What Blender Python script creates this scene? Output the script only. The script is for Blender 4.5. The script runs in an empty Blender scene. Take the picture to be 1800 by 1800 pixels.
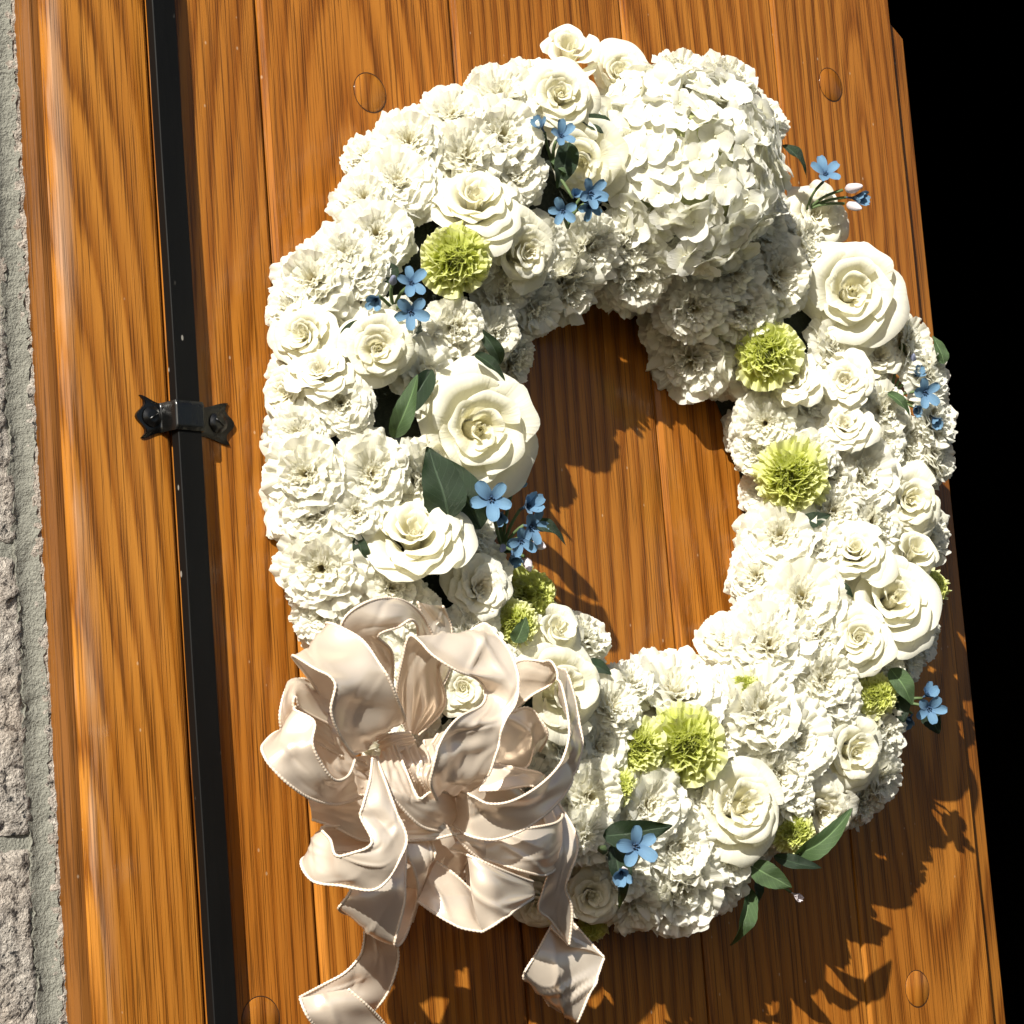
import bpy, math, random
import numpy as np
from mathutils import Vector, Matrix

# ------------------------------------------------------------------ camera, world, sun, exposure
FPX, YAW, PITCH, ROLL, DIST = 4418.0, 0.72954, 0.14313, -0.07908, 1.65
SC = bpy.context.scene
def _basis():
    fw = np.array([math.sin(YAW)*math.cos(PITCH), math.cos(YAW)*math.cos(PITCH), math.sin(PITCH)])
    r = np.cross(fw, [0, 0, 1.0]); r /= np.linalg.norm(r); u = np.cross(r, fw)
    c, s = math.cos(ROLL), math.sin(ROLL)
    return c*r+s*u, -s*r+c*u, fw
CR, CU, CF = _basis()
CAM = -CF*DIST
cd = bpy.data.cameras.new('camera'); cam = bpy.data.objects.new('camera', cd)
SC.collection.objects.link(cam); SC.camera = cam
cd.sensor_width = 36; cd.lens = FPX/1800*36; cd.clip_start = 0.05; cd.clip_end = 200
cam.matrix_world = Matrix(((CR[0], CU[0], -CF[0], CAM[0]), (CR[1], CU[1], -CF[1], CAM[1]), (CR[2], CU[2], -CF[2], CAM[2]), (0, 0, 0, 1)))
SUN_D = Vector((1.42, 1.0, -1.10)).normalized()          # direction the light travels
w = bpy.data.worlds.new('World'); SC.world = w; w.use_nodes = True
nt = w.node_tree; sky = nt.nodes.new('ShaderNodeTexSky'); sky.sky_type = 'NISHITA'; sky.sun_disc = False
sky.sun_elevation = math.asin(-SUN_D.z)
sky.sun_rotation = math.atan2(-SUN_D.x, -SUN_D.y)
sky.air_density = 1.0; sky.dust_density = 1.5
bg = nt.nodes['Background']; bg.inputs['Strength'].default_value = 0.05
nt.links.new(sky.outputs[0], bg.inputs[0])
sl = bpy.data.lights.new('sun', 'SUN'); sl.energy = 5.0; sl.angle = math.radians(0.53); sl.color = (1.0, 0.955, 0.85)
so = bpy.data.objects.new('sun', sl); SC.collection.objects.link(so)
so.rotation_euler = SUN_D.to_track_quat('-Z', 'Y').to_euler(); so.location = (-3, -3, 3)
SC.cycles.max_bounces = 6; SC.cycles.diffuse_bounces = 5; SC.cycles.transparent_max_bounces = 4
SC.view_settings.view_transform = 'Standard'; SC.view_settings.look = 'None'
SC.view_settings.exposure = 0.74; SC.view_settings.gamma = 1; SC.view_settings.use_curve_mapping = False

# ------------------------------------------------------------------ helpers
RNG = np.random.default_rng(7); random.seed(7)
COL = SC.collection
def at(px, py, h=0.0):
    """point h metres in front of the door face, seen at photo pixel (px, py)"""
    d = CF + CR*(px-900)/FPX + CU*(900-py)/FPX
    return CAM + d*((-h-CAM[1])/d[1])
def ray(px, py):
    d = CF + CR*(px-900)/FPX + CU*(900-py)/FPX
    return d/np.linalg.norm(d)
def pxm(p):
    """metres per photo pixel at point p"""
    return float((np.asarray(p)-CAM) @ CF)/FPX
def empty(name, loc=(0, 0, 0), **props):
    o = bpy.data.objects.new(name, None); o.location = loc; o.empty_display_size = .05
    COL.objects.link(o)
    for k, v in props.items(): o[k] = v
    return o
def mesh(name, v, f, smooth=True, attr=None, uv=None):
    m = bpy.data.meshes.new(name)
    v = np.asarray(v, float)
    m.from_pydata(v.tolist(), [], [tuple(int(i) for i in q) for q in f])
    if attr:
        for an, av in attr.items():
            a = m.attributes.new(an, 'FLOAT', 'POINT'); a.data.foreach_set('value', np.asarray(av, np.float32))
    if uv is not None:
        l = m.uv_layers.new(name='UVMap'); vi = np.empty(len(m.loops), np.int32); m.loops.foreach_get('vertex_index', vi)
        l.data.foreach_set('uv', np.asarray(uv, np.float32)[vi].ravel())
    if smooth: m.polygons.foreach_set('use_smooth', [True]*len(m.polygons))
    m.update(); return m
def obj(name, m, mat=None, parent=None, mw=None, **props):
    o = bpy.data.objects.new(name, m); COL.objects.link(o)
    if mat is not None:
        if len(m.materials) == 0: m.materials.append(mat)
        o.material_slots[0].link = 'OBJECT'; o.material_slots[0].material = mat
    if parent is not None: o.parent = parent
    if mw is not None: o.matrix_local = mw
    for k, v in props.items(): o[k] = v
    return o
def gridf(nu, nv, off=0):
    f = []
    for j in range(nv-1):
        for i in range(nu-1):
            a = off+j*nu+i; f.append((a, a+1, a+nu+1, a+nu))
    return f
class MB:
    def __init__(s): s.v = []; s.f = []; s.n = 0; s.t = []; s.r = []; s.uv = []
    def grid(s, P, nu, nv, t=None, r=0.0, uv=None):
        s.v.append(P.reshape(-1, 3)); s.f += gridf(nu, nv, s.n); k = nu*nv; s.n += k
        s.t.append(np.zeros(k) if t is None else t.ravel()); s.r.append(np.full(k, r))
        s.uv.append(np.zeros((k, 2)) if uv is None else uv.reshape(-1, 2))
    def raw(s, v, f, t=0.0, r=0.0):
        v = np.asarray(v, float); s.v.append(v); s.f += [tuple(i+s.n for i in q) for q in f]; k = len(v); s.n += k
        s.t.append(np.full(k, t)); s.r.append(np.full(k, r)); s.uv.append(np.zeros((k, 2)))
    def tube(s, pts, rad, n=6, t=0.0):
        pts = np.asarray(pts, float); m = len(pts); rad = np.broadcast_to(rad, (m,))
        tg = np.gradient(pts, axis=0); tg /= np.linalg.norm(tg, axis=1)[:, None]+1e-12
        ref = np.array([0.3, 0.5, 0.81]); P = []
        for i in range(m):
            a = np.cross(tg[i], ref); a /= np.linalg.norm(a)+1e-9; b = np.cross(tg[i], a)
            for k in range(n):
                q = 2*math.pi*k/n; P.append(pts[i]+rad[i]*(math.cos(q)*a+math.sin(q)*b))
        f = [(i*n+k, i*n+(k+1) % n, (i+1)*n+(k+1) % n, (i+1)*n+k) for i in range(m-1) for k in range(n)]
        f.append(tuple(range(n))[::-1]); f.append(tuple((m-1)*n+k for k in range(n)))
        s.raw(P, f, t)
    def build(s, name, smooth=True):
        return mesh(name, np.concatenate(s.v), s.f, smooth, {'tint': np.concatenate(s.t), 'rnd': np.concatenate(s.r)}, np.concatenate(s.uv))
def frame(p, n, spin=0.0, s=1.0, up=None):
    n = np.asarray(n, float); n = n/np.linalg.norm(n)
    ref = np.array([0, 0, 1.0]) if up is None else np.asarray(up, float)
    x = np.cross(ref, n); 
    if np.linalg.norm(x) < 1e-3: x = np.array([1.0, 0, 0])
    x /= np.linalg.norm(x); y = np.cross(n, x)
    c, q = math.cos(spin), math.sin(spin); x, y = c*x+q*y, -q*x+c*y
    M = Matrix.Identity(4)
    for i in range(3): M[i][0], M[i][1], M[i][2], M[i][3] = x[i]*s, y[i]*s, n[i]*s, p[i]
    return M
def smooth(a, b, x):
    t = np.clip((x-a)/(b-a), 0, 1); return t*t*(3-2*t)
def box(x0, x1, y0, y1, z0, z1):
    v = [(x0, y0, z0), (x1, y0, z0), (x1, y1, z0), (x0, y1, z0), (x0, y0, z1), (x1, y0, z1), (x1, y1, z1), (x0, y1, z1)]
    return v, [(0, 3, 2, 1), (4, 5, 6, 7), (0, 1, 5, 4), (1, 2, 6, 5), (2, 3, 7, 6), (3, 0, 4, 7)]

# ------------------------------------------------------------------ materials
class NT:
    def __init__(s, name):
        s.m = bpy.data.materials.new(name); s.m.use_nodes = True; s.t = s.m.node_tree; s.t.nodes.clear()
        s.out = s.n('ShaderNodeOutputMaterial')
    def n(s, ty, **kw):
        x = s.t.nodes.new(ty)
        for k, v in kw.items(): setattr(x, k, v)
        return x
    def l(s, a, b): s.t.links.new(a, b)
    def math(s, op, a, b=None, c=None):
        x = s.n('ShaderNodeMath', operation=op)
        for i, v in enumerate((a, b, c)):
            if v is None: continue
            if isinstance(v, (int, float)): x.inputs[i].default_value = v
            else: s.l(v, x.inputs[i])
        return x.outputs[0]
    def mix(s, fac, a, b, blend='MIX'):
        x = s.n('ShaderNodeMix', data_type='RGBA', blend_type=blend)
        for i, v in ((0, fac), (6, a), (7, b)):
            if isinstance(v, (int, float)): x.inputs[i].default_value = v
            elif isinstance(v, tuple): x.inputs[i].default_value = (*v[:3], 1)
            else: s.l(v, x.inputs[i])
        return x.outputs[2]
    def ramp(s, fac, stops, interp='LINEAR'):
        x = s.n('ShaderNodeValToRGB'); x.color_ramp.interpolation = interp
        e = x.color_ramp.elements
        while len(e) < len(stops): e.new(.5)
        for i, (p, c) in enumerate(stops):
            e[i].position = p; e[i].color = (c, c, c, 1) if isinstance(c, (int, float)) else (*c, 1)
        s.l(fac, x.inputs[0]); return x.outputs[0]
    def noise(s, vec, scale, detail=3, rough=.5, dist=0.0, out=0):
        x = s.n('ShaderNodeTexNoise'); x.inputs['Scale'].default_value = scale; x.inputs['Detail'].default_value = detail
        x.inputs['Roughness'].default_value = rough; x.inputs['Distortion'].default_value = dist
        if vec is not None: s.l(vec, x.inputs['Vector'])
        return x.outputs[out]
    def attr(s, name, ty='GEOMETRY'):
        x = s.n('ShaderNodeAttribute', attribute_name=name, attribute_type=ty); return x.outputs['Fac']
    def mapping(s, vec, scale=(1, 1, 1), loc=(0, 0, 0)):
        x = s.n('ShaderNodeMapping'); x.inputs['Scale'].default_value = scale
        if isinstance(loc, tuple): x.inputs['Location'].default_value = loc
        else: s.l(loc, x.inputs['Location'])
        s.l(vec, x.inputs['Vector']); return x.outputs[0]
    def comb(s, x, y, z):
        c = s.n('ShaderNodeCombineXYZ')
        for i, v in enumerate((x, y, z)):
            if isinstance(v, (int, float)): c.inputs[i].default_value = v
            else: s.l(v, c.inputs[i])
        return c.outputs[0]
    def bump(s, h, dist, strength=1.0):
        x = s.n('ShaderNodeBump'); x.inputs['Distance'].default_value = dist; x.inputs['Strength'].default_value = strength
        s.l(h, x.inputs['Height']); return x.outputs[0]
    def pbr(s, color, rough=.5, normal=None, spec=.5, **kw):
        x = s.n('ShaderNodeBsdfPrincipled')
        for nme, v in (('Base Color', color), ('Roughness', rough), ('Specular IOR Level', spec), *kw.items()):
            i = x.inputs[nme]
            if isinstance(v, (int, float)): i.default_value = v
            elif isinstance(v, tuple): i.default_value = (*v[:3], 1) if len(i.default_value) == 4 else v
            else: s.l(v, i)
        if normal is not None: s.l(normal, x.inputs['Normal'])
        return x
    def end(s, sh, translucent=None, fac=.3, normal=None):
        if translucent is not None:
            t = s.n('ShaderNodeBsdfTranslucent')
            if isinstance(translucent, tuple): t.inputs[0].default_value = (*translucent, 1)
            else: s.l(translucent, t.inputs[0])
            if normal is not None: s.l(normal, t.inputs['Normal'])
            m = s.n('ShaderNodeMixShader'); m.inputs[0].default_value = fac
            s.l(sh.outputs[0], m.inputs[1]); s.l(t.outputs[0], m.inputs[2]); s.l(m.outputs[0], s.out.inputs[0])
        else: s.l(sh.outputs[0], s.out.inputs[0])
        return s.m

def wood_mat(name, dark, mid, light, wear=0.0, coat=.55, dull=0.0):
    s = NT(name); tc = s.n('ShaderNodeTexCoord').outputs['Object']
    sep = s.n('ShaderNodeSeparateXYZ'); s.l(tc, sep.inputs[0]); X, Y, Z = sep.outputs
    seed = s.attr('seed', 'OBJECT'); rx = s.attr('ring_x', 'OBJECT'); rd = s.attr('ring_d', 'OBJECT'); rs = s.attr('ring_s', 'OBJECT')
    off = s.comb(seed, s.math('MULTIPLY', seed, 3.1), s.math('MULTIPLY', seed, 1.7))
    low = s.noise(s.mapping(tc, (7, 7, 1.6), off), 1.0, 2)
    med = s.noise(s.mapping(tc, (45, 45, 4), off), 1.0, 2)
    fine = s.noise(s.mapping(tc, (520, 520, 20), off), 1.0, 2)
    ra = s.math('SUBTRACT', X, rx)
    rb = s.math('ADD', rd, s.math('MULTIPLY', Z, rs))
    rb = s.math('ADD', rb, s.math('MULTIPLY', s.math('SUBTRACT', low, .5), .035))
    r = s.math('SQRT', s.math('ADD', s.math('MULTIPLY', ra, ra), s.math('MULTIPLY', rb, rb)))
    r = s.math('ADD', r, s.math('MULTIPLY', s.math('SUBTRACT', med, .5), .0050))
    r = s.math('ADD', r, s.math('MULTIPLY', s.math('SUBTRACT', fine, .5), .0050))
    ph = s.math('FRACT', s.math('ADD', s.math('MULTIPLY', r, 96.0), s.math('MULTIPLY', low, .9)))
    band = s.ramp(ph, [(0, .45), (.10, .0), (.30, .35), (.62, .95), (.88, 1.0), (1.0, .45)])
    # open pores of the oak: thin dark dashes, denser in the early wood
    po = s.noise(s.mapping(tc, (980, 980, 12), off), 1.0, 2, .65)
    porem = s.ramp(s.math('SUBTRACT', po, s.math('MULTIPLY', band, .07)), [(.46, 0.0), (.62, 1.0)])
    stripe = s.noise(s.mapping(tc, (210, 210, 1.6), off), 1.0, 2, .6)
    tone = s.noise(s.mapping(tc, (12, 12, 2.4), off), 1.0, 2)
    amt = s.math('MULTIPLY', s.ramp(tone, [(.38, .40), (.62, 1.0)]), .66)     # figured in some places, plain in others
    c = s.mix(amt, mid, s.mix(band, dark, light))
    c = s.mix(s.math('MULTIPLY', s.ramp(stripe, [(.34, 1.0), (.56, 0.0)]), .22), c, dark)
    c = s.mix(s.math('MULTIPLY', porem, .68), c, tuple(x*.30 for x in dark))
    tint = s.attr('tone', 'OBJECT')
    hs = s.n('ShaderNodeHueSaturation'); s.l(c, hs.inputs['Color']); s.l(tint, hs.inputs['Value']); hs.inputs['Saturation'].default_value = 1.0
    c = hs.outputs[0]
    sp = s.n('ShaderNodeTexVoronoi'); sp.inputs['Scale'].default_value = 1.0; s.l(s.mapping(tc, (70, 70, 45), off), sp.inputs['Vector'])
    spk = s.ramp(sp.outputs['Distance'], [(.035, 1.0), (.06, 0.0)])
    c = s.mix(s.math('MULTIPLY', spk, .25), c, (.75, .62, .45))
    rough = .34
    if wear:
        wn = s.noise(s.mapping(tc, (34, 34, 3.2), off), 1.0, 4, .6)
        gate = s.ramp(s.math('ABSOLUTE', s.math('ADD', X, wear)), [(.010, 1.0), (.022, 0.0)])
        wm = s.math('MULTIPLY', s.ramp(wn, [(.50, 0.0), (.60, 1.0)]), gate)
        c = s.mix(s.math('MULTIPLY', wm, .55), c, (.55, .36, .24))
        rough = s.math('ADD', .32, s.math('MULTIPLY', wm, .3))
    h = s.math('SUBTRACT', 1.0, porem)
    nb = s.bump(h, .00035, .55)
    wav = s.noise(s.mapping(tc, (22, 22, 6)), 1.0, 2)
    nb2 = s.bump(wav, .0012, .5)
    p = s.pbr(c, rough, nb, .14); p.inputs['Coat Weight'].default_value = coat; p.inputs['Coat Roughness'].default_value = .10
    s.l(nb2, p.inputs['Coat Normal'])
    return s.end(p)
OAK = wood_mat('varnished oak', (.155, .043, .0040), (.295, .0970, .0115), (.445, .178, .0265), coat=.25)
OAKW = wood_mat('worn varnished oak', (.155, .046, .0042), (.295, .1030, .0125), (.46, .194, .030), wear=.042, coat=.25)
OAKS = wood_mat('dull oak edge', (.12, .042, .008), (.18, .068, .014), (.23, .092, .021), coat=.15)

def petal_mat(name, base, edge, thr, fac=.33, rough=.55, e0=0.0, e1=.75, deep=None):
    s = NT(name); t = s.attr('tint'); rn = s.attr('rnd')
    tc = s.n('ShaderNodeTexCoord').outputs['Object']
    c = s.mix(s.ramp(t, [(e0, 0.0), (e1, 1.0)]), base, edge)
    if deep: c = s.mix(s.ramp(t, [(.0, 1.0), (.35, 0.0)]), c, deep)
    ob = s.n('ShaderNodeObjectInfo').outputs['Random']
    c = s.mix(s.math('MULTIPLY', ob, .16), c, base)
    c = s.mix(s.math('MULTIPLY', rn, .12), c, base)
    uvn = s.n('ShaderNodeUVMap'); uvn.uv_map = 'UVMap'
    vn = s.noise(s.mapping(uvn.outputs[0], (26, 1.6, 1)), 1.0, 1, .6)
    nb = s.bump(vn, .0009, .45)
    p = s.pbr(c, rough, nb, .22); p.inputs['Sheen Weight'].default_value = .12
    return s.end(p, s.mix(.5, c, thr), fac, nb)
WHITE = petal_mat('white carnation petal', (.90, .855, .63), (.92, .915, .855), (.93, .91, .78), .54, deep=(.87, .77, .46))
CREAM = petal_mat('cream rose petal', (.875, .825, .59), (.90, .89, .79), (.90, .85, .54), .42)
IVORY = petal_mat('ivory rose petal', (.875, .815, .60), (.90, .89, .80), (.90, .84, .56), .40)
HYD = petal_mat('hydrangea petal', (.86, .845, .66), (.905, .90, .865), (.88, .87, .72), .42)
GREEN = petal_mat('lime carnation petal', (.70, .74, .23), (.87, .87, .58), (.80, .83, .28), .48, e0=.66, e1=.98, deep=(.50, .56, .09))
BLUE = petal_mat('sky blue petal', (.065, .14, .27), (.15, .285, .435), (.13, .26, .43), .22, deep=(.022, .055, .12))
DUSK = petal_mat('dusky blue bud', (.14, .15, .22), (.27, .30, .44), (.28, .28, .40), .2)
PALE = petal_mat('pale lilac bud', (.62, .55, .58), (.72, .66, .70), (.7, .6, .66), .25)
def leaf_mat(name, dark, light):
    s = NT(name); u = s.n('ShaderNodeUVMap'); u.uv_map = 'UVMap'
    sep = s.n('ShaderNodeSeparateXYZ'); s.l(u.outputs[0], sep.inputs[0]); a = s.math('ABSOLUTE', sep.outputs[0]); v = sep.outputs[1]
    tc = s.n('ShaderNodeTexCoord').outputs['Object']
    mid = s.ramp(a, [(.03, 1.0), (.075, 0.0)])
    side = s.ramp(s.math('PINGPONG', s.math('SUBTRACT', s.math('MULTIPLY', v, 8.0), s.math('MULTIPLY', a, 2.2)), .5), [(.0, 1.0), (.07, 0.0)])
    vein = s.math('MAXIMUM', mid, s.math('MULTIPLY', side, .45))
    c = s.mix(s.noise(tc, 70, 3), dark, light)
    c = s.mix(s.math('MULTIPLY', vein, .75), c, tuple(min(1, x*2.0+.02) for x in light))
    nb = s.bump(s.math('ADD', s.math('MULTIPLY', vein, -.7), s.noise(tc, 240, 2)), .0008, .6)
    p = s.pbr(c, .42, nb, .45)
    return s.end(p, s.mix(.5, c, (.12, .22, .02)), .2)
LEAF = leaf_mat('dark green leaf', (.011, .024, .012), (.024, .044, .022))
LEAFL = leaf_mat('sage green leaf', (.045, .085, .035), (.085, .14, .055))
def plain(name, c, rough, spec=.5, nscale=60, var=.35, bump=.0006, **kw):
    s = NT(name); tc = s.n('ShaderNodeTexCoord').outputs['Object']
    n = s.noise(tc, nscale, 4, .6)
    cc = s.mix(s.math('MULTIPLY', n, var), c, tuple(x*.35 for x in c))
    p = s.pbr(cc, rough, s.bump(n, bump, .8), spec)
    for k, v in kw.items(): p.inputs[k].default_value = v
    return s.end(p)
STEM = plain('fuzzy green stem', (.10, .15, .055), .7)
MOSS = plain('dark foam base', (.012, .018, .010), .9, nscale=200, bump=.004)
def iron_mat(name='black painted iron', r0=.45, sp=.13):
    s = NT(name); tc = s.n('ShaderNodeTexCoord').outputs['Object']
    n = s.noise(s.mapping(tc, (70, 70, 25)), 1.0, 4); v = s.n('ShaderNodeTexVoronoi'); v.inputs['Scale'].default_value = 1.0
    s.l(s.mapping(tc, (120, 120, 55)), v.inputs['Vector'])
    chip = s.math('MULTIPLY', s.ramp(v.outputs['Distance'], [(.09, 1.0), (.12, 0.0)]), s.ramp(s.noise(tc, 9, 2), [(.50, 0.0), (.56, 1.0)]))
    c = s.mix(chip, (.003, .003, .003), (.20, .19, .17))
    nb = s.bump(s.noise(s.mapping(tc, (160, 160, 30)), 1.0, 3), .0005, .7)
    return s.end(s.pbr(c, s.math('ADD', r0, s.math('MULTIPLY', n, .25)), nb, sp))
IRON = iron_mat()
GLOSS = iron_mat('glossy black iron', .14, .5)
def satin_mat():
    s = NT('blush satin'); u = s.n('ShaderNodeUVMap'); u.uv_map = 'UVMap'
    tc = s.n('ShaderNodeTexCoord').outputs['Object']
    wv = s.noise(s.mapping(u.outputs[0], (900, 60, 1)), 1.0, 2)
    wr = s.noise(tc, 38, 3, .5, .6)
    nb = s.bump(s.math('ADD', s.math('MULTIPLY', wv, .10), wr), .0010, .5)
    c = s.mix(s.math('MULTIPLY', wv, .18), (.81, .705, .59), (.73, .63, .515))
    p = s.pbr(c, .31, nb, .8); p.inputs['Anisotropic'].default_value = .4; p.inputs['Metallic'].default_value = .40
    p.inputs['Coat Weight'].default_value = .0; p.inputs['Coat Roughness'].default_value = .25
    return s.end(p, (.74, .58, .46), .18)
SATIN = satin_mat()
def hem_mat():
    s = NT('stitched satin hem'); tc = s.n('ShaderNodeTexCoord').outputs['Object']
    p = s.pbr(s.mix(s.noise(tc, 400, 2), (.80, .69, .57), (.66, .54, .43)), .45, None, .4)
    return s.end(p)
HEM = hem_mat()
def stone_mat():
    s = NT('speckled pink granite block'); tc = s.n('ShaderNodeTexCoord').outputs['Object']
    n1 = s.noise(tc, 420, 4, .7); n2 = s.noise(tc, 210, 4, .65); n3 = s.noise(tc, 18, 2)
    c = s.mix(s.ramp(n1, [(.36, 0.0), (.62, 1.0)]), (.24, .215, .19), (.55, .50, .445))
    c = s.mix(s.ramp(n2, [(.57, 0.0), (.63, 1.0)]), c, (.035, .035, .037))
    c = s.mix(s.math('MULTIPLY', s.ramp(n3, [(.42, 0.0), (.62, 1.0)]), .25), c, (.44, .33, .25))
    h = s.math('ADD', s.math('MULTIPLY', n1, .5), s.math('MULTIPLY', s.noise(tc, 170, 4, .7), 1.0))
    return s.end(s.pbr(c, .9, s.bump(h, .006, .9), .2))
STONE = stone_mat()
def mortar_mat():
    s = NT('grey green mortar'); tc = s.n('ShaderNodeTexCoord').outputs['Object']
    n = s.noise(tc, 500, 3, .7); m = s.noise(tc, 40, 3)
    c = s.mix(n, (.17, .168, .142), (.32, .312, .27)); c = s.mix(s.math('MULTIPLY', m, .4), c, (.21, .208, .18))
    return s.end(s.pbr(c, .92, s.bump(s.math('ADD', n, m), .003, .8), .15))
MORTAR = mortar_mat()
DARK = plain('interior shade black', (.010, .009, .008), .9, .1, nscale=6)  # near-black colour stands in for the darkness of the unlit room
GLUE = plain('dark glue line', (.035, .014, .005), .6)

# ------------------------------------------------------------------ setting: dark interior beyond the door edge
XL = at(122, 900)[0]; XR = at(1658, 900)[0]
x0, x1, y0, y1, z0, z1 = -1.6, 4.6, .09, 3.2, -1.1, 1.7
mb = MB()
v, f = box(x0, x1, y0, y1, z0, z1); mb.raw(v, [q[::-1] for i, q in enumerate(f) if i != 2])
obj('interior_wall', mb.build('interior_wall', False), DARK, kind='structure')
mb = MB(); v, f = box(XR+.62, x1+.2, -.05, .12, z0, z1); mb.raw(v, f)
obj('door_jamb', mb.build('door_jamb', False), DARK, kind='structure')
mb = MB(); v, f = box(x0-.2, x1+.2, -.48, .12, 1.0, z1); mb.raw(v, f)  # unseen hood added above the door, made deep to cut the sky light
obj('sky_shade_hood', mb.build('sky_shade_hood', False), DARK, kind='structure')

# ------------------------------------------------------------------ stone wall beside the door
wall = empty('stone_wall', (XL-.4, .03, -1.0), label='rough pinkish granite block wall with grey mortar beside the oak door', category='wall', kind='thing')
wi = Matrix.Translation((-(XL-.4), -.03, 1.0))
WX = at(80, 900, -.008)[0]                                             # where the wood begins
def rough_block(name, x0, x1, z0, z1, yf, dep, amp, step, seed, mat, bulge=0.0, rnd=.003):
    r = np.random.default_rng(seed)
    nx = max(4, int((x1-x0)/step)); nz = max(4, int((z1-z0)/step))
    X, Z = np.meshgrid(np.linspace(x0, x1, nx), np.linspace(z0, z1, nz))
    U = (X-x0)/(x1-x0)*2-1; V = (Z-z0)/(z1-z0)*2-1
    n = r.normal(size=X.shape)
    for _ in range(1): n = (n+np.roll(n, 1, 0)+np.roll(n, 1, 1)+np.roll(n, -1, 0)+np.roll(n, -1, 1))/5
    e = np.minimum((1-np.abs(U))*(x1-x0)/2, (1-np.abs(V))*(z1-z0)/2)
    Y = yf-amp*n*1.6+rnd*np.exp(-e/.003)-bulge*(1-U**2)
    P = np.stack([X+.0022*np.roll(n, 3, 0)*(np.abs(U) > .98), Y, Z], -1); b = MB(); b.grid(P, nx, nz)
    edge = [(0, slice(None)), (-1, slice(None))]
    for q in (P[0], P[-1][::-1], P[::-1, 0], P[:, -1]):
        k = len(q); back = q.copy(); back[:, 1] = yf+dep; b.grid(np.stack([back, q]), k, 2)
    o = obj(name, b.build(name), mat, wall, wi); return o
zj = [at(20, p)[2] for p in (2300, 1972, 1480, 960, 515, 80, -400)]
for i in range(len(zj)-1):
    za, zb = zj[i]+.004, zj[i+1]-.004
    rough_block('granite_block', WX-.40, WX-.0160, za, zb, .012, .05, .0010, .0022 if -.5 < za < .45 else .006, 20+i, STONE)
rough_block('granite_chip', WX-.0045, WX+.012, zj[0], zj[-1], .0128, .04, .0010, .002, 60, STONE, rnd=.001)
rough_block('mortar_joint', WX-.42, WX-.015, zj[0], zj[-1], .0150, .04, .0006, .006, 90, MORTAR, rnd=0)
rough_block('mortar_bead', WX-.0182, WX-.0025, zj[0], zj[-1], .0128, .04, .0005, .002, 91, MORTAR, bulge=-.002, rnd=0)

# ------------------------------------------------------------------ oak door
door = empty('oak_door', (0, 0, -.5), label='varnished oak plank door with vertical grooves standing open', category='door', kind='thing')
ZB, ZT = -.62, .62
def plank(xa, xb, mat, chl=.0046, chr_=.0026, yf=0.0, dep=.044, ztop=ZT, seed=0, ring=None, tone=1.0, name='plank', slant=0.0):
    xc = (xa+xb)/2; w2 = (xb-xa)/2
    prof = [(-w2, dep), (-w2, chl*1.15), (-w2+chl*.25, chl*.45), (-w2+chl, 0), (w2-chr_, 0), (w2-chr_*.25, chr_*.45), (w2, chr_*1.15), (w2, dep)]
    b = MB(); n = len(prof)
    zs = np.linspace(ZB, ztop, 5)
    V = [(x, yf+y, z-(slant*(x+w2) if z == zs[-1] else 0)) for z in zs for x, y in prof]
    F = [(j*n+i, j*n+(i+1) % n, (j+1)*n+(i+1) % n, (j+1)*n+i) for j in range(4) for i in range(n)]
    F.append(tuple(range(n))[::-1]); F.append(tuple(4*n+i for i in range(n)))
    b.raw(V, F)
    o = obj(name, b.build(name, False), mat, door, Matrix.Translation((xc, 0, .5)))
    r = random.Random(seed)
    o['seed'] = float(r.uniform(0, 9)); o['tone'] = tone
    rg = ring or (r.uniform(-.3, .3)*w2*2, r.uniform(.0, .05), r.choice((-1, 1))*r.uniform(.05, .12))
    o['ring_x'], o['ring_d'], o['ring_s'] = map(float, rg)
    return o
XG = [at(p, 0)[0] for p in (450, 790, 1105, 1355)]; wpl = (XG[3]-XG[0])/3
XG = [XG[0]+wpl*i for i in range(4)]
XPR = at(274, 300)[0]
plank(XL, XPR-.0006, OAKW, .0045, .0025, seed=3, ring=(-.05, .05, .13), tone=1.06)
plank(at(80, 900, -.008)[0], XL, OAKS, .005, .0001, yf=.0049, seed=9, tone=1.0, name='edge_moulding')
plank(XPR+.0006, XG[0]-.0006, OAK, seed=4, ring=(.06, .03, .10), tone=.97)
plank(XG[0]+.0006, XG[1]-.0006, OAK, seed=5, ring=(-.012, .02, .11), tone=1.05)
plank(XG[1]+.0006, XG[2]-.0006, OAK, seed=6, ring=(.10, .05, .06), tone=.93)
plank(XG[2]+.0006, XG[3]-.0006, OAK, seed=8, ring=(-.09, .06, .07), tone=1.02)
plank(XG[3]+.0006, XR, OAK, .003, .0035, seed=12, ring=(.022, .03, -.12), tone=.95)
zs_top = at(1598, 66, -.018)[2]
plank(XR+.0006, XR+.0365, OAK, .002, .003, yf=.018, dep=.03, ztop=zs_top+.022, seed=14, tone=.8, name='edge_strip', slant=.75)
pm = MB(); k = 40; R = .0131
ang = np.linspace(0, 2*math.pi, k, endpoint=False)
rings = [(0.0, -.0004), (R-.0006, -.0004), (R-.0002, -.0001), (R, .0008)]
V = [(0, -.0004, 0)]+[(r*math.cos(a), y, r*math.sin(a)) for r, y in rings[1:] for a in ang]
F = [(0, 1+(i+1) % k, 1+i) for i in range(k)]+[(1+j*k+i, 1+j*k+(i+1) % k, 1+(j+1)*k+(i+1) % k, 1+(j+1)*k+i) for j in range(2) for i in range(k)]
pm.raw(V, F); plug = pm.build('dowel_plug')
sm = MB(); V = [(r*math.cos(a), -.00022, r*math.sin(a)) for r in (R-.0001, R+.00045) for a in ang]
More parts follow.
